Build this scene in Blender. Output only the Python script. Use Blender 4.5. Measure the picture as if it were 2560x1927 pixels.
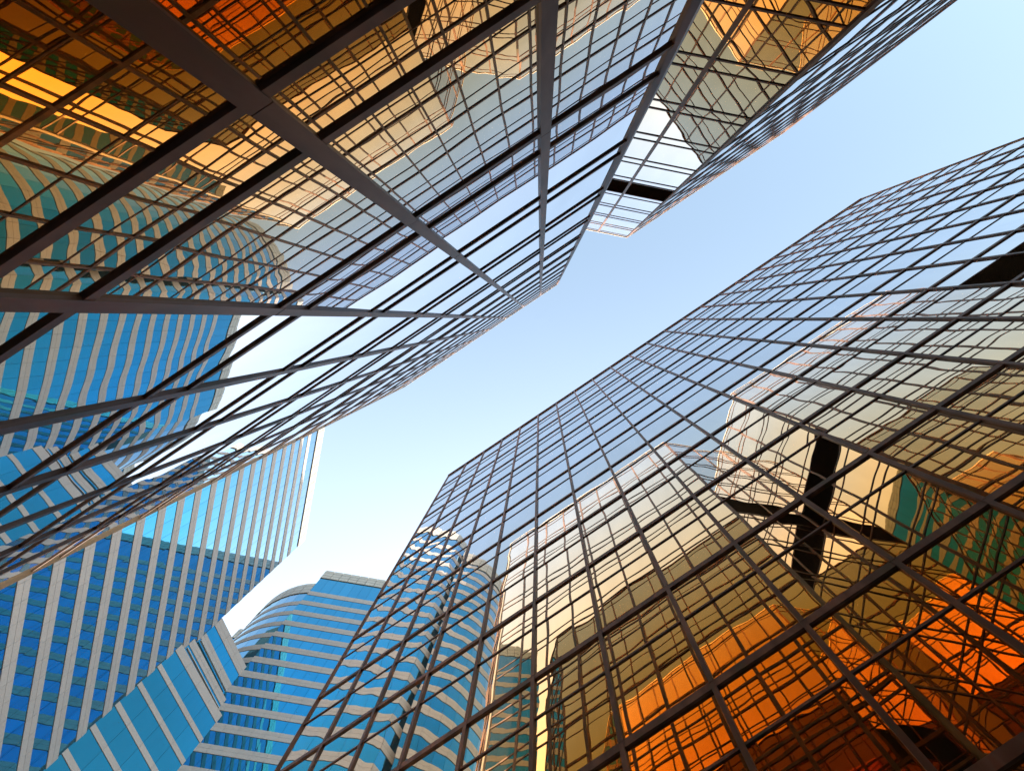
import bpy, math, random
import numpy as np
from mathutils import Vector, Matrix

random.seed(7)
rng = np.random.default_rng(7)
sc = bpy.context.scene
for o in list(bpy.data.objects):
    bpy.data.objects.remove(o)
COL = sc.collection

# ------------------------------------------------------------------ camera
CAM_Z = 1.6
F_PX, VX, VY = 1200.0, 1350.0, 798.0        # focal length and zenith point in photo pixels (2560 x 1927)
cam_d = bpy.data.cameras.new('camera')
cam = bpy.data.objects.new('camera', cam_d)
COL.objects.link(cam)
cam_d.sensor_fit = 'HORIZONTAL'
cam_d.sensor_width = 36.0
cam_d.lens = 36.0 * F_PX / 2560.0
cam_d.shift_x = (1280.0 - VX) / 2560.0
cam_d.shift_y = -(963.5 - VY) / 2560.0
cam_d.clip_start = 0.1
cam_d.clip_end = 6000.0
cam.location = (0, 0, CAM_Z)
cam.rotation_euler = (math.pi, 0, 0)        # straight up, picture top towards -Y
sc.camera = cam

# ------------------------------------------------------------------ light
SUN_EL = math.radians(20.0)
SUN_AZ = math.atan2(0.15, 0.99)             # clockwise from +Y
sun_dir = Vector((math.sin(SUN_AZ) * math.cos(SUN_EL), math.cos(SUN_AZ) * math.cos(SUN_EL), math.sin(SUN_EL)))
world = bpy.data.worlds.new('World')
sc.world = world
world.use_nodes = True
wn, wl = world.node_tree.nodes, world.node_tree.links
wn.clear()
sky = wn.new('ShaderNodeTexSky')
sky.sky_type = 'NISHITA'
sky.sun_disc = False
sky.sun_elevation = SUN_EL
sky.sun_rotation = SUN_AZ
sky.altitude = 0
sky.air_density = 1.6
sky.dust_density = 3.3
sky.ozone_density = 0.25
bg = wn.new('ShaderNodeBackground')
bg.inputs[1].default_value = 0.15
wo = wn.new('ShaderNodeOutputWorld')
wl.new(sky.outputs[0], bg.inputs[0])
wl.new(bg.outputs[0], wo.inputs[0])

sun_l = bpy.data.lights.new('sun', 'SUN')
sun_l.energy = 5.0
sun_l.angle = math.radians(0.53)
sun_l.color = (1.0, 0.90, 0.76)
sun_o = bpy.data.objects.new('sun', sun_l)
COL.objects.link(sun_o)
sun_o.rotation_euler = (-sun_dir).to_track_quat('-Z', 'Y').to_euler()
sun_o.location = (0, 0, 300)

sc.view_settings.view_transform = 'Standard'
sc.view_settings.look = 'None'
sc.view_settings.exposure = 1.8
sc.view_settings.gamma = 1.0
sc.view_settings.use_curve_mapping = False

sc.render.engine = 'CYCLES'
cy = sc.cycles
cy.max_bounces = 16
cy.glossy_bounces = 14
cy.diffuse_bounces = 3
cy.transmission_bounces = 2
cy.sample_clamp_indirect = 10.0
cy.sample_clamp_direct = 0.0
cy.blur_glossy = 0.3
cy.caustics_reflective = True
cy.use_denoising = True
cy.use_adaptive_sampling = False

# ------------------------------------------------------------------ materials
def mat(name, color, rough=0.5, metal=0.0, spec=0.5):
    m = bpy.data.materials.new(name)
    m.use_nodes = True
    b = m.node_tree.nodes['Principled BSDF']
    b.inputs['Base Color'].default_value = (*color, 1)
    b.inputs['Roughness'].default_value = rough
    b.inputs['Metallic'].default_value = metal
    b.inputs['Specular IOR Level'].default_value = spec
    return m, m.node_tree.nodes, m.node_tree.links, b

def add_bump(n, l, b, scale, dist, detail=1.0, strength=1.0, stretch=None):
    tc = n.new('ShaderNodeNewGeometry')
    tex = n.new('ShaderNodeTexNoise')
    tex.inputs['Scale'].default_value = scale
    tex.inputs['Detail'].default_value = detail
    src = tc.outputs['Position']
    if stretch:
        mp = n.new('ShaderNodeVectorMath'); mp.operation = 'MULTIPLY'
        mp.inputs[1].default_value = stretch
        l.new(src, mp.inputs[0]); src = mp.outputs[0]
    l.new(src, tex.inputs['Vector'])
    bp = n.new('ShaderNodeBump')
    bp.inputs['Strength'].default_value = strength
    bp.inputs['Distance'].default_value = dist
    l.new(tex.outputs['Fac'], bp.inputs['Height'])
    l.new(bp.outputs[0], b.inputs['Normal'])
    return tex

def vary(n, l, b, c0, c1, scale, detail=4.0, stretch=None, lo=0.35, hi=0.65, per_object=0.0):
    g = n.new('ShaderNodeNewGeometry')
    tex = n.new('ShaderNodeTexNoise')
    tex.inputs['Scale'].default_value = scale
    tex.inputs['Detail'].default_value = detail
    src = g.outputs['Position']
    if stretch:
        mp = n.new('ShaderNodeVectorMath'); mp.operation = 'MULTIPLY'
        mp.inputs[1].default_value = stretch
        l.new(src, mp.inputs[0]); src = mp.outputs[0]
    l.new(src, tex.inputs['Vector'])
    r = n.new('ShaderNodeValToRGB')
    r.color_ramp.elements[0].position = lo
    r.color_ramp.elements[0].color = (*c0, 1)
    r.color_ramp.elements[1].position = hi
    r.color_ramp.elements[1].color = (*c1, 1)
    l.new(tex.outputs['Fac'], r.inputs['Fac'])
    out = r.outputs['Color']
    if per_object > 0:
        oi = n.new('ShaderNodeObjectInfo')
        mr = n.new('ShaderNodeMapRange')
        mr.inputs['To Min'].default_value = 1.0 - per_object
        mr.inputs['To Max'].default_value = 1.0
        l.new(oi.outputs['Random'], mr.inputs['Value'])
        mx = n.new('ShaderNodeVectorMath'); mx.operation = 'SCALE'
        l.new(out, mx.inputs[0]); l.new(mr.outputs[0], mx.inputs['Scale'])
        out = mx.outputs[0]
    l.new(out, b.inputs['Base Color'])

def coated(name, stops, bump_scale, bump_dist, per_object=0.05):
    """mirror-coated glass: the tint deepens towards a square-on view, as coated float glass does"""
    m = bpy.data.materials.new(name)
    m.use_nodes = True
    n, l = m.node_tree.nodes, m.node_tree.links
    n.clear()
    out = n.new('ShaderNodeOutputMaterial')
    g = n.new('ShaderNodeBsdfAnisotropic')
    g.distribution = 'GGX'
    g.inputs['Roughness'].default_value = 0.0
    lw = n.new('ShaderNodeLayerWeight')
    lw.inputs['Blend'].default_value = 0.5
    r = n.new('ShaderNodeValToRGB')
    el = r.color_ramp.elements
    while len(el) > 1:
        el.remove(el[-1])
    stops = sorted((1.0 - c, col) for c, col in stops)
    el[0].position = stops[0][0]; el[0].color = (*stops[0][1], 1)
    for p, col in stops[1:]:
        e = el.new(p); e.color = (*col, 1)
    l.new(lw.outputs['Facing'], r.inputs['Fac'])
    geo = n.new('ShaderNodeNewGeometry')
    # faint dust and streaks on the glass, plus a small difference from pane to pane
    st = n.new('ShaderNodeVectorMath'); st.operation = 'MULTIPLY'; st.inputs[1].default_value = (1, 1, 0.25)
    l.new(geo.outputs['Position'], st.inputs[0])
    dn = n.new('ShaderNodeTexNoise'); dn.inputs['Scale'].default_value = 1.3; dn.inputs['Detail'].default_value = 6
    l.new(st.outputs[0], dn.inputs['Vector'])
    mr = n.new('ShaderNodeMapRange')
    mr.inputs['From Min'].default_value = 0.35; mr.inputs['From Max'].default_value = 0.75
    mr.inputs['To Min'].default_value = 1.0; mr.inputs['To Max'].default_value = 0.94
    l.new(dn.outputs['Fac'], mr.inputs['Value'])
    oi = n.new('ShaderNodeObjectInfo')
    m2 = n.new('ShaderNodeMapRange')
    m2.inputs['To Min'].default_value = 1.0 - per_object; m2.inputs['To Max'].default_value = 1.0
    l.new(oi.outputs['Random'], m2.inputs['Value'])
    mu = n.new('ShaderNodeMath'); mu.operation = 'MULTIPLY'
    l.new(mr.outputs[0], mu.inputs[0]); l.new(m2.outputs[0], mu.inputs[1])
    sc_ = n.new('ShaderNodeVectorMath'); sc_.operation = 'SCALE'
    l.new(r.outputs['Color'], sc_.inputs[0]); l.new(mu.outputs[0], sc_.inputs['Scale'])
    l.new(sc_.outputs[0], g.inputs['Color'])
    tex = n.new('ShaderNodeTexNoise'); tex.inputs['Scale'].default_value = bump_scale; tex.inputs['Detail'].default_value = 0
    l.new(geo.outputs['Position'], tex.inputs['Vector'])
    bp = n.new('ShaderNodeBump'); bp.inputs['Distance'].default_value = bump_dist
    l.new(tex.outputs['Fac'], bp.inputs['Height'])
    l.new(bp.outputs[0], g.inputs['Normal'])
    # thin film of dust that catches direct sun
    df = n.new('ShaderNodeBsdfDiffuse'); df.inputs['Color'].default_value = (0.55, 0.5, 0.43, 1)
    mx = n.new('ShaderNodeMixShader'); mx.inputs['Fac'].default_value = 0.022
    l.new(g.outputs[0], mx.inputs[1]); l.new(df.outputs[0], mx.inputs[2])
    l.new(mx.outputs[0], out.inputs['Surface'])
    return m

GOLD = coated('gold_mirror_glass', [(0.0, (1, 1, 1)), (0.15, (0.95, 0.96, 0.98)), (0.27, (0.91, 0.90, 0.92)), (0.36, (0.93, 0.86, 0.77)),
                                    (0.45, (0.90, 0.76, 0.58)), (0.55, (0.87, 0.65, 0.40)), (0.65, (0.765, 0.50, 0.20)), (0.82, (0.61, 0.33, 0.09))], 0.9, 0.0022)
BLUE = coated('blue_mirror_glass', [(0.0, (1, 1, 1)), (0.2, (0.62, 0.86, 0.96)), (0.36, (0.40, 0.62, 0.82)), (0.5, (0.10, 0.44, 0.66)),
                                    (0.62, (0.025, 0.32, 0.59)), (0.72, (0.02, 0.23, 0.35)), (0.85, (0.015, 0.19, 0.27))], 0.6, 0.003, 0.10)

BRONZE, n, l, b = mat('dark_bronze_frame', (0.10, 0.07, 0.065), 0.42, 0.1, 0.35)
vary(n, l, b, (0.085, 0.046, 0.036), (0.15, 0.092, 0.074), 2.0, 6.0, (1, 1, 0.35))
for nd in n:
    if nd.type == 'VALTORGB':
        e = nd.color_ramp.elements
        x = e.new(0.28); x.color = (0.06, 0.056, 0.03, 1)      # weathered olive film
        x = e.new(0.72); x.color = (0.15, 0.062, 0.045, 1)       # reddish oxide, partly a painted stand-in for orange sun glints
        e[1].position = 0.42; e[2].position = 0.6
r = add_bump(n, l, b, 30, 0.0006, 3.0)

STONE, n, l, b = mat('grey_pink_granite', (0.45, 0.39, 0.37), 0.55, 0.0)
vary(n, l, b, (0.43, 0.385, 0.38), (0.50, 0.455, 0.45), 6.0, 8.0, per_object=0.07)
add_bump(n, l, b, 25, 0.002, 4.0)

PARA, n, l, b = mat('pale_grey_parapet_panel', (0.5, 0.48, 0.46), 0.5, 0.0)
vary(n, l, b, (0.44, 0.42, 0.40), (0.54, 0.52, 0.50), 3.0, 6.0, per_object=0.08)

DARK, n, l, b = mat('dark_backing', (0.012, 0.011, 0.011), 0.6)
vary(n, l, b, (0.010, 0.009, 0.009), (0.016, 0.014, 0.013), 1.0)
LOUV, n, l, b = mat('black_louvre', (0.012, 0.010, 0.010), 0.45, 0.0)
vary(n, l, b, (0.03, 0.021, 0.018), (0.055, 0.038, 0.032), 4.0)
ROOF, n, l, b = mat('roof_concrete', (0.25, 0.24, 0.22), 0.9)
vary(n, l, b, (0.2, 0.19, 0.18), (0.3, 0.29, 0.27), 0.8)
PAVE, n, l, b = mat('street_paving', (0.16, 0.14, 0.125), 0.85)
vary(n, l, b, (0.12, 0.105, 0.095), (0.2, 0.18, 0.16), 0.6, 8.0)
SUNLIT_CORNER, n, l, b = mat('painted_sunlit_corner', (0.3, 0.26, 0.2), 0.35, 0.2)  # lighter corner metal: sunlight on the post is put into its colour
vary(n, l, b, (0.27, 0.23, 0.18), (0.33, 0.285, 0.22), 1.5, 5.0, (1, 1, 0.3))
CAPM, n, l, b = mat('pale_metal_trim', (0.55, 0.53, 0.5), 0.35, 0.3)
vary(n, l, b, (0.5, 0.48, 0.45), (0.6, 0.58, 0.55), 3.0)

# ------------------------------------------------------------------ helpers
BASE = math.atan2(0.5563, 0.831)
T = np.array([math.cos(BASE), -math.sin(BASE)])     # along the street
N = np.array([math.sin(BASE), math.cos(BASE)])      # from gold tower A towards gold tower B

def SR(s, r):
    return T * s + N * r

_mesh_cache = {}

def new_mesh(name, V, F, m, smooth=False):
    me = bpy.data.meshes.new(name)
    me.from_pydata([tuple(map(float, v)) for v in V], [], [tuple(map(int, f)) for f in F])
    me.materials.append(m)
    if smooth:
        me.polygons.foreach_set('use_smooth', [True] * len(me.polygons))
    me.update()
    return me

BOXF = [(0, 3, 2, 1), (4, 5, 6, 7), (0, 1, 5, 4), (1, 2, 6, 5), (2, 3, 7, 6), (3, 0, 4, 7)]

def box_verts(sx, sy, sz, cx=0, cy=0, cz=0):
    x, y, z = sx / 2, sy / 2, sz / 2
    return np.array([(-x, -y, -z), (x, -y, -z), (x, y, -z), (-x, y, -z),
                     (-x, -y, z), (x, -y, z), (x, y, z), (-x, y, z)]) + np.array([cx, cy, cz])

def box_mesh(sx, sy, sz, m, bev=0.0):
    key = ('box', round(sx, 3), round(sy, 3), round(sz, 3), m.name, bev)
    if key not in _mesh_cache:
        _mesh_cache[key] = new_mesh('box', box_verts(sx, sy, sz), BOXF, m)
    return _mesh_cache[key]

def link(name, me, parent, M=None):
    o = bpy.data.objects.new(name, me)
    COL.objects.link(o)
    if parent is not None:
        o.parent = parent
        if M is not None:
            o.matrix_local = parent_inv(parent) @ M
    elif M is not None:
        o.matrix_world = M
    return o

_pinv = {}
def parent_inv(p):
    if p.name not in _pinv:
        _pinv[p.name] = Matrix.Translation(-p.location)
    return _pinv[p.name]

def thing(name, label, cat, loc, group=None):
    o = bpy.data.objects.new(name, None)
    COL.objects.link(o)
    o.empty_display_size = 2
    o.location = loc
    o['label'] = label
    o['category'] = cat
    if group:
        o['group'] = group
    return o

def frame3(P0, P1):
    P0 = np.array(P0, float); P1 = np.array(P1, float)
    L = np.linalg.norm(P1 - P0)
    u = (P1 - P0) / L
    out = np.array([u[1], -u[0]])
    return P0, P1, L, u, out

def mtx(u, out, pos):
    return Matrix(((u[0], 0, out[0], pos[0]), (u[1], 0, out[1], pos[1]), (0, 1, 0, pos[2]), (0, 0, 0, 1)))

def px(x, y, z):
    h = max(z - CAM_Z, 0.05)
    return VX + F_PX * x / h, VY + F_PX * y / h

def screen_area(P, u, out, w, z0, z1):
    """photo-pixel area of an upright rectangle, 0 when it faces away or lies outside the frame"""
    if out[0] * (-P[0]) + out[1] * (-P[1]) <= 0 or z0 < CAM_Z + 0.3:
        return 0.0
    a, c = P - u * w / 2, P + u * w / 2
    q = [px(a[0], a[1], z0), px(c[0], c[1], z0), px(c[0], c[1], z1), px(a[0], a[1], z1)]
    xs = [p[0] for p in q]; ys = [p[1] for p in q]
    if max(xs) < 0 or min(xs) > 2560 or max(ys) < 0 or min(ys) > 1927:
        return 0.0
    q = [(min(max(p[0], 0), 2560), min(max(p[1], 0), 1927)) for p in q]
    A = 0
    for i in range(4):
        j = (i + 1) % 4
        A += q[i][0] * q[j][1] - q[j][0] * q[i][1]
    return abs(A) / 2

# pane meshes: a 4 x 4 grid, slightly pillowed like real curtain-wall glass
G = 4
_gx, _gy = np.meshgrid(np.linspace(-1, 1, G + 1), np.linspace(-1, 1, G + 1))
_gx, _gy = _gx.ravel(), _gy.ravel()
_gf = np.array([(j * (G + 1) + i, j * (G + 1) + i + 1, (j + 1) * (G + 1) + i + 1, (j + 1) * (G + 1) + i) for j in range(G) for i in range(G)])
NV = 7

def pane_verts(w, h, var, amp):
    rs = np.random.default_rng(1000 + var)
    a = amp * rs.uniform(0.3, 1.0) * (1 if rs.random() < 0.75 else -0.6)
    k = min(1.0, h / 1.8, w / 1.8)
    z = a * k * (1 - _gx ** 2) * (1 - _gy ** 2) + k * amp * 0.35 * (rs.uniform(-1, 1) * _gx * _gy + rs.uniform(-1, 1) * (_gx ** 3 - _gx) + rs.uniform(-1, 1) * (_gy ** 3 - _gy))
    return np.stack([_gx * w / 2, _gy * h / 2, z], 1)

def pane_mesh(w, h, var, m, amp):
    key = ('pane', round(w, 2), round(h, 2), var, m.name)
    if key not in _mesh_cache:
        _mesh_cache[key] = new_mesh('pane', pane_verts(round(w, 3), round(h, 3), var, amp), _gf, m, True)
    return _mesh_cache[key]

class Pieces:
    """collects like pieces of one thing, makes the largest in the photo parts, the rest one part of kind stuff"""
    def __init__(self, root):
        self.root = root
        self.kinds = {}
    def pane(self, name, m, P, u, out, w, z0, z1, amp, tilt, proud=0.0):
        tx, ty = rng.normal(0, tilt), rng.normal(0, tilt)
        pos = (P[0] + out[0] * proud, P[1] + out[1] * proud, (z0 + z1) / 2)
        M = mtx(u, out, pos) @ Matrix.Rotation(tx, 4, 'X') @ Matrix.Rotation(ty, 4, 'Y')
        self.kinds.setdefault(name, []).append((screen_area(P, u, out, w, z0, z1), 'pane', (w, z1 - z0, int(rng.integers(NV)), m, amp), M))
    def box(self, name, m, P, u, out, w, z0, z1, depth, proud):
        """box standing proud of the plane: back at proud-depth, front at proud"""
        jz = rng.normal(0, 0.0015)
        c = proud - depth / 2 + jz
        M = mtx(u, out, (P[0] + out[0] * c, P[1] + out[1] * c, (z0 + z1) / 2))
        self.kinds.setdefault(name, []).append((screen_area(P, u, out, w, z0, z1), 'box', (w, z1 - z0, depth, m), M))
    def emit(self, most=300):
        for name, recs in self.kinds.items():
            recs.sort(key=lambda r: -r[0])
            top = [r for r in recs[:most - 1] if r[0] > 25]
            rest = recs[len(top):]
            for a, k, d, M in top:
                me = pane_mesh(*d) if k == 'pane' else box_mesh(d[0], d[1], d[2], d[3])
                link(name, me, self.root, M)
            if rest:
                VV, FF, base = [], [], 0
                for a, k, d, M in rest:
                    v = pane_verts(d[0], d[1], d[2], d[4]) if k == 'pane' else box_verts(d[0], d[1], d[2])
                    f = _gf if k == 'pane' else np.array(BOXF)
                    R = np.array(M)
                    VV.append(v @ R[:3, :3].T + R[:3, 3] - np.array(self.root.location))
                    FF.append(f + base); base += len(v)
                m = rest[0][2][3]
                me = bpy.data.meshes.new(name)
                V = np.concatenate(VV); F = np.concatenate(FF)
                me.vertices.add(len(V)); me.vertices.foreach_set('co', V.ravel())
                me.loops.add(F.size); me.loops.foreach_set('vertex_index', F.ravel())
                me.polygons.add(len(F)); me.polygons.foreach_set('loop_start', np.arange(0, F.size, 4))
                me.materials.append(m)
                me.polygons.foreach_set('use_smooth', [rest[0][1] == 'pane'] * len(F))
                me.update(calc_edges=True); me.validate()
                o = bpy.data.objects.new(name, me); COL.objects.link(o); o.parent = self.root
                o['kind'] = 'stuff'

def prism(name, parent, poly, z0, z1, m):
    k = len(poly)
    loc = parent.location
    V = [(p[0] - loc[0], p[1] - loc[1], z0) for p in poly] + [(p[0] - loc[0], p[1] - loc[1], z1) for p in poly]
    F = [tuple(range(k - 1, -1, -1)), tuple(range(k, 2 * k))] + [(i, (i + 1) % k, (i + 1) % k + k, i + k) for i in range(k)]
    return link(name, new_mesh(name, V, F, m), parent)

def inset(poly, d):
    k = len(poly); res = []
    for i in range(k):
        a, b_, c = poly[i - 1], poly[i], poly[(i + 1) % k]
        u1 = (b_ - a) / np.linalg.norm(b_ - a); u2 = (c - b_) / np.linalg.norm(c - b_)
        n1 = np.array([-u1[1], u1[0]]); n2 = np.array([-u2[1], u2[0]])
        m_ = n1 + n2; m_ = m_ / np.dot(m_, n1)
        res.append(b_ + m_ * d)
    return res

def bar(name, root, m, P, u, out, w, z0, z1, depth, proud):
    c = proud - depth / 2
    return link(name, box_mesh(w, z1 - z0, depth, m), root, mtx(u, out, (P[0] + out[0] * c, P[1] + out[1] * c, (z0 + z1) / 2)))

def louvre(root, P, u, out, w, z0, z1):
    V, F = [], []
    k = max(4, int((z1 - z0) / 0.12))
    for i in range(k):
        zc = (i + 0.5) * (z1 - z0) / k - (z1 - z0) / 2
        v = box_verts(w, 0.012, 0.12)
        a = math.radians(40)
        y = v[:, 1] * math.cos(a) - v[:, 2] * math.sin(a)
        z = v[:, 1] * math.sin(a) + v[:, 2] * math.cos(a)
        v = np.stack([v[:, 0], y + zc, z], 1)
        F += [tuple(q + len(V) for q in f) for f in BOXF]
        V += list(v)
    o = link('louvre_panel', new_mesh('louvre_panel', V, F, LOUV), root, mtx(u, out, (P[0], P[1], (z0 + z1) / 2)))
    return o

# ------------------------------------------------------------------ ground
def sheet(name, x0, y0, x1, y1, z, m):
    o = link(name, new_mesh(name, [(x0, y0, z), (x1, y0, z), (x1, y1, z), (x0, y1, z)], [(0, 1, 2, 3)], m), None)
    o['kind'] = 'structure'
    return o
sheet('ground', -2500, -2500, 2500, 2500, 0.0, PAVE)

# ------------------------------------------------------------------ gold towers
H_B = 53.0
H_A = 55.1

def gold_face(pc, root, P0, P1, nb, lines, top, style, louvres=()):
    P0, P1, L, u, out = frame3(P0, P1)
    w = L / nb
    mw, md = (0.18, 0.046) if style == 'A' else (0.125, 0.075)
    zs = [z for z, k in lines]
    # panes between transoms
    allz = [0.0] + zs + [top]
    for i in range(nb):
        P = P0 + u * (i + 0.5) * w
        for j in range(len(allz) - 1):
            a, c = allz[j], allz[j + 1]
            narrow = (c - a) < 1.9
            if (i, j) in louvres:
                louvre(root, P - out * 0.04, u, out, w - 0.1, a + 0.05, c - 0.02)
                continue
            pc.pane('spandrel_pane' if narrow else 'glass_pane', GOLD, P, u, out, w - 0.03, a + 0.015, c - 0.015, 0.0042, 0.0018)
    mid = (P0 + P1) / 2
    for z, k in lines:
        if k == 'thick':
            bar('transom', root, BRONZE, mid, u, out, L - 0.12, z - 0.02, z + 0.13, 0.12, 0.062)
            bar('transom_lip', root, BRONZE, mid, u, out, L - 0.13, z + 0.135, z + 0.19, 0.08, 0.045)
        elif k == 'mid':
            bar('transom', root, BRONZE, mid, u, out, L - 0.12, z, z + 0.1, 0.09, 0.036)
        else:
            bar('transom', root, BRONZE, mid, u, out, L - 0.12, z, z + 0.06, 0.08, 0.034)
    cuts = [0.0] + [z + 0.13 for z, k in lines if k != 'thin'][(1 if style == 'A' else 0)::(2 if style == 'A' else 1)] + [top - 0.02]
    cuts = sorted(c for c in cuts if c < top - 0.5) + [top - 0.02]
    facing = np.dot(out, -mid) > 0
    for i in range(1, nb):
        P = P0 + u * i * w
        if not facing:
            bar('mullion', root, BRONZE, P, u, out, mw, 0.0, top - 0.02, md + 0.1, md)
            continue
        for a, c in zip(cuts[:-1], cuts[1:]):
            bar('mullion', root, BRONZE, P + u * rng.normal(0, 0.002), u, out, mw, a + 0.006, c - 0.006, md + 0.1, md + round(float(rng.normal(0, 0.0015)), 4))
        bar('mullion_core', root, DARK, P, u, out, mw - 0.03, 0.0, top - 0.03, md + 0.08, md - 0.015)
    # small joints on the mullions: splice sleeves each second floor
    bar('coping', root, CAPM if style == 'A' else BRONZE, mid, u, out, L + 0.05, top - 0.012, top + 0.12, 0.3, md + 0.02)  # pale metal on A paints in the sunlit white roof edge
    return w

def corner_post(root, P, ang, top, style, m=None):
    md = 0.15
    d = np.array([math.cos(ang), math.sin(ang)])
    u = np.array([-d[1], d[0]])
    bar('corner_post', root, m or BRONZE, P, u, d, 0.24, 0.0, top - 0.03, 0.2, 0.055)

def gold_tower(root, poly, faces, lines, top, style):
    """faces: list of (edge index, bays, louvres)"""
    pc = Pieces(root)
    k = len(poly)
    for i, nb, lv in faces:
        gold_face(pc, root, poly[i], poly[(i + 1) % k], nb, lines, top, style, lv)
    for i in range(k):
        a, b_, c = poly[i - 1], poly[i], poly[(i + 1) % k]
        u1 = (b_ - a) / np.linalg.norm(b_ - a); u2 = (c - b_) / np.linalg.norm(c - b_)
        o_ = np.array([u1[1] + u2[1], -u1[0] - u2[0]])
        corner_post(root, b_, math.atan2(o_[1], o_[0]), top, style, SUNLIT_CORNER if (style == 'A' and i == 1 and k == 8) else None)  # left corner of A takes the painted-in sunlight tone
    pc.emit()
    prism('core', root, inset(poly, 0.16), 0.02, top - 0.3, DARK)
    prism('roof', root, inset(poly, 0.18), top - 0.28, top - 0.1, ROOF)

A_low = [0.056, 0.1255, 0.1935, 0.2645, 0.3356, 0.4085, 0.480, 0.5525, 0.624, 0.696, 0.7685, 0.841, 0.914]
A_lines = []
for f in A_low:
    A_lines += [(CAM_Z + f * H_A, 'mid'), (CAM_Z + (f + 0.0155) * H_A, 'mid')]
A_lines.append((CAM_Z + 0.984 * H_A, 'thin'))
A_lines.insert(0, (1.3, 'mid'))
TOP_A = CAM_Z + H_A
dA = 2.25
cs, ce, c2, ee = -17.20, 3.93, 13.53, 34.88
back = -32.0
q = 4.8
# octagonal tower A: edges counter-clockwise seen from above
pa = [SR(ce, -dA), SR(cs, -dA), SR(cs - q, -dA - q), SR(cs - q, back), SR(cs + 8, back - 6), SR(ce, back - 6), SR(ce + q, back), SR(ce + q, -dA - q)]
def ccw(p):
    A = sum(p[i][0] * p[(i + 1) % len(p)][1] - p[(i + 1) % len(p)][0] * p[i][1] for i in range(len(p)))
    return A > 0
assert ccw(pa), 'A order'
zA = [0.0] + [z for z, k in A_lines] + [TOP_A]
jl = min(range(len(zA) - 1), key=lambda j: abs(zA[j] - (CAM_Z + 0.6395 * H_A)))
rA = thing('gold_glass_tower', 'gold mirror glass tower filling the upper left, its wide dark mullions close overhead', 'tower', (*((pa[0] + pa[5]) / 2), 0))
gold_tower(rA, pa, [(0, 9, ()), (1, 2, ()), (2, 10, ()), (3, 5, ()), (5, 3, ()), (7, 2, ((0, jl), (1, jl))), (6, 9, ()), (4, 4, ())], A_lines, TOP_A, 'A')

pa2 = [SR(ee, -dA), SR(c2, -dA), SR(c2 - q, -dA - q), SR(c2 - q, back), SR(ee + q, back), SR(ee + q, -dA - q)]
pa2[2] = SR(c2 - q + 0.02, -dA - q); pa2[3] = SR(c2 - q + 0.02, back)
zA = [0.0] + [z for z, k in A_lines] + [TOP_A]
jl = min(range(len(zA) - 1), key=lambda j: abs(zA[j] - (CAM_Z + 0.6395 * H_A)))
rA2 = thing('gold_glass_tower', 'gold glass tower at the top right with a black louvre band on its corner face', 'tower', (*((pa2[0] + pa2[3]) / 2), 0))
gold_tower(rA2, pa2, [(0, 9, ()), (1, 2, ((0, jl), (1, jl))), (3, 10, ()), (4, 9, ()), (5, 2, ())], A_lines, TOP_A, 'A')

B_thick = [0.053, 0.125, 0.195, 0.2657, 0.338, 0.41, 0.4845, 0.559, 0.633, 0.708, 0.782, 0.856, 0.93]
B_lines = []
for f in B_thick:
    B_lines += [(CAM_Z + (f - 0.027) * H_B, 'thin'), (CAM_Z + f * H_B, 'thick')]
B_lines.append((CAM_Z + 0.984 * H_B, 'thin'))
TOP_B = CAM_Z + H_B
dB = 8.71
bs, be, bb = -17.97, 36.85, 46.0
pb = [SR(bs, dB), SR(be, dB), SR(be + q, dB + q), SR(be + q, bb), SR(bs - q, bb), SR(bs - q, dB + q)]
assert ccw(pb)
zB = [0.0] + [z for z, k in B_lines] + [TOP_B]
jb = min(range(len(zB) - 1), key=lambda j: abs(zB[j] - (CAM_Z + 0.338 * H_B)))
rB = thing('gold_glass_tower', 'long gold glass tower at lower right, blue near its roof and orange at its foot', 'tower', (*((pb[0] + pb[3]) / 2), 0))
gold_tower(rB, pb, [(0, 23, ((14, jb), (15, jb))), (1, 3, ()), (2, 13, ()), (3, 26, ()), (4, 13, ()), (5, 3, ())], B_lines, TOP_B, 'B')
prism('added_sun_blocker', rB, [SR(-16, dB + 8), SR(-3, dB + 8), SR(-3, dB + 20), SR(-16, dB + 20)], TOP_B - 0.09, TOP_B + 4.6, ROOF)  # unseen rooftop box, added to limit the sun strip on tower A

# ------------------------------------------------------------------ blue striped towers
def strip_face(pc, root, P0, P1, mod, bands, z0, z1, stone_rows=2, para=None, glassamp=0.0025, tilt=0.0012):
    """bands: list of (z0, z1) stone bands; glass between them"""
    P0, P1, L, u, out = frame3(P0, P1)
    nb = max(1, int(round(L / mod)))
    w = L / nb
    edges = sorted(bands)
    gl = []
    prev = z0
    for a, c in edges:
        if a - prev > 0.05:
            gl.append((prev, a))
        prev = c
    top = para[0] if para else z1
    if top - prev > 0.05:
        gl.append((prev, top))
    for i in range(nb):
        P = P0 + u * (i + 0.5) * w
        for a, c in gl:
            pc.pane('window_pane', BLUE, P, u, out, w - 0.05, a + 0.02, c - 0.02, glassamp, tilt)
        for a, c in edges:
            if a < z0: continue
            hh = (c - a) / stone_rows
            for r_ in range(stone_rows):
                pc.box('granite_panel', STONE, P, u, out, w - 0.04, a + r_ * hh + 0.02, a + (r_ + 1) * hh - 0.02, 0.2, 0.10)
        if para:
            hh = (para[1] - para[0]) / 3
            for r_ in range(3):
                pc.box('parapet_panel', PARA, P, u, out, w - 0.14, para[0] + r_ * hh + 0.07, para[0] + (r_ + 1) * hh - 0.07, 0.2, 0.26)

def bands_for(z_first, top, h=2.05, step=5.22):
    res = []
    z = z_first
    while z > 2:
        if z + h <= top + 0.01:
            res.append((z, z + h))
        z -= step
    return res

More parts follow.
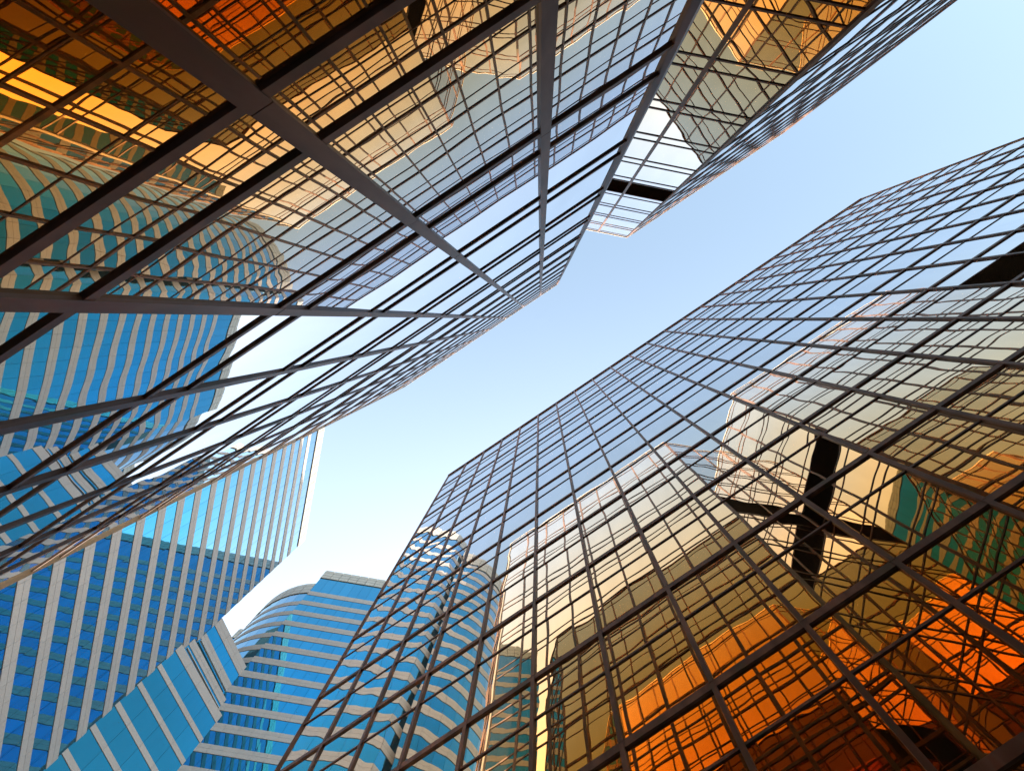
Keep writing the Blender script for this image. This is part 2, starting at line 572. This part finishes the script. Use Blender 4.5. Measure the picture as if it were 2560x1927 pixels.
Z1 = 160.9
c1u, c1d = np.array([-72.1, 11.6]), np.array([-84.0, 78.8])
c1dir = (c1d - c1u) / np.linalg.norm(c1d - c1u)
C1 = np.array([-95.7, 7.4]); R1 = np.linalg.norm(c1u - C1); A1 = math.atan2(*(c1u - C1)[::-1])
arc1 = [C1 + R1 * np.array([math.cos(A1 - math.radians(d)), math.sin(A1 - math.radians(d))]) for d in np.arange(112.5, 0.1, -7.5)]
r1 = thing('striped_office_tower', 'blue glass office tower with upright pinkish grey bands and white sunlit parapet, lower left', 'tower', (-95, 45, 0))
pc = Pieces(r1)
strip_face(pc, r1, c1u, c1d, 3.1, bands_for(Z1, 166), 1.0, 171, para=(166.0 + CAM_Z, 171.0 + CAM_Z))
inn = np.array([-c1dir[1], c1dir[0]]); inn = -inn if np.dot(inn, C1 - c1u) < 0 else inn
for i in range(len(arc1) - 1):
    strip_face(pc, r1, arc1[i] + inn * 0.8, arc1[i + 1] + inn * 0.8, 3.1, bands_for(Z1, 158), 1.0, 163, para=(158.5, 164.5))
strip_face(pc, r1, arc1[-1] + inn * 2.5, c1u, 3.1, bands_for(Z1, 166), 1.0, 171, para=(166.0 + CAM_Z, 171.0 + CAM_Z))
pc.emit()
poly1 = [c1u, c1d, c1d + inn * 42, arc1[0] + inn * 10]
prism('core', r1, inset([c1u + inn * 0.1, c1d + inn * 0.1, c1d + inn * 40, c1u + inn * 40], 0.1), 0.02, 172.3, DARK)
prism('bay_core', r1, [p + inn * 0.8 + (C1 - p) / R1 * 0.12 for p in arc1] + [C1 + inn * 5], 0.02, 164.2, DARK)

k2 = 1.0
c2c = np.array([-77.8, 91.7]); d2 = np.array([0.986, 0.164]); d2 /= np.linalg.norm(d2)
inn2 = np.array([-d2[1], d2[0]])
C2 = np.array([-77.8, 116.0]); R2 = 24.0
arc2 = [C2 + R2 * np.array([math.cos(math.radians(a)), math.sin(math.radians(a))]) for a in np.arange(-90 - 112.5, -89.9, 7.5)]
r2 = thing('striped_office_tower', 'blue glass office tower with level grey bands and a rounded bay, right of link block', 'tower', (-60, 115, 0))
pc = Pieces(r2)
L2 = 66.0
strip_face(pc, r2, c2c, c2c + d2 * L2, 3.1, bands_for(161.7, 171), 1.0, 175, para=(170.2 + CAM_Z, 175.0 + CAM_Z))
for i in range(len(arc2) - 1):
    strip_face(pc, r2, arc2[i], arc2[i + 1], 3.1, bands_for(156.4, 160), 1.0, 167, para=(163.0, 168.6))
e0 = np.array([-109.3, 112.9]); ed = np.array([-0.63, 0.777])
strip_face(pc, r2, e0 + ed * 22, e0, 3.1, bands_for(161.7, 171), 100.0, 175, para=(170.2 + CAM_Z, 175.0 + CAM_Z))
strip_face(pc, r2, e0, e0 + np.array([9.3, 1.6]), 3.1, bands_for(161.7, 171), 100.0, 175, para=(170.2 + CAM_Z, 175.0 + CAM_Z))
strip_face(pc, r2, c2c + inn2 * 12, c2c, 3.1, bands_for(161.7, 171), 165.0, 175, para=(170.2 + CAM_Z, 175.0 + CAM_Z))
pc.emit()
prism('core', r2, inset([c2c, c2c + d2 * L2, c2c + d2 * L2 + inn2 * 40, c2c + inn2 * 40], 0.1), 0.02, 176.2, DARK)
prism('bay_core', r2, [p + (C2 - p) / R2 * 0.12 for p in arc2] + [C2 + np.array([4, 6])], 0.02, 168.2, DARK)
prism('end_core', r2, [e0 + ed * 21.8 + np.array([.2, .1]), e0 + np.array([0.15, 0.1]), e0 + np.array([9.2, 1.8]), e0 + ed * 21.8 + np.array([9.2, 1.8])], 0.02, 176.2, DARK)

# ------------------------------------------------------------------ link block between them
r3 = thing('link_block', 'lower blue glass link block with diagonal grey bands wedged between the two striped towers', 'building', (-85, 92, 0))
pc = Pieces(r3)
z = CAM_Z
secs = [((-83.5, 75.7), (-74.15, 92.3), 1.0, 111.9 + z), ((-83.72, 77.3), (-76.0, 92.0), 111.95 + z, 116.2 + z), ((-84.0, 78.85), (-77.6, 91.75), 116.25 + z, 126.8 + z)]
low_b = [(zz, zz + 1.1) for zz in np.arange(104.6 + z, 2, -5.22)] + [(109.8 + z, 111.9 + z)]
strip_face(pc, r3, *secs[0][:2], 4.5, low_b, 1.0, 111.9 + z, stone_rows=1)
strip_face(pc, r3, *secs[1][:2], 4.5, [(114.3 + z, 116.2 + z)], 111.95 + z, 116.2 + z, stone_rows=2)
strip_face(pc, r3, *secs[2][:2], 4.5, [(118.8 + z, 120.7 + z), (123.8 + z, 126.8 + z)], 116.25 + z, 126.8 + z, stone_rows=2)
pc.emit()
for s0, s1, za, zb in secs:
    P0, P1, L, u, out = frame3(s0, s1)
    prism('core' if za < 2 else 'setback_core', r3, [P0 - out * 0.1, P1 - out * 0.1, P1 - out * 12, P0 - out * 12], za if za > 2 else 0.02, zb - 0.03, DARK)
    for zz in ((113.0, 0.12), (118.0, 0.12)):
        if za < zz[0] + z < zb:
            bar('gondola_rail', r3, CAPM, (P0 + P1) / 2, u, out, L - 0.6, zz[0] + z, zz[0] + z + 0.14, 0.5, 0.7)
print('objects', len(bpy.data.objects))
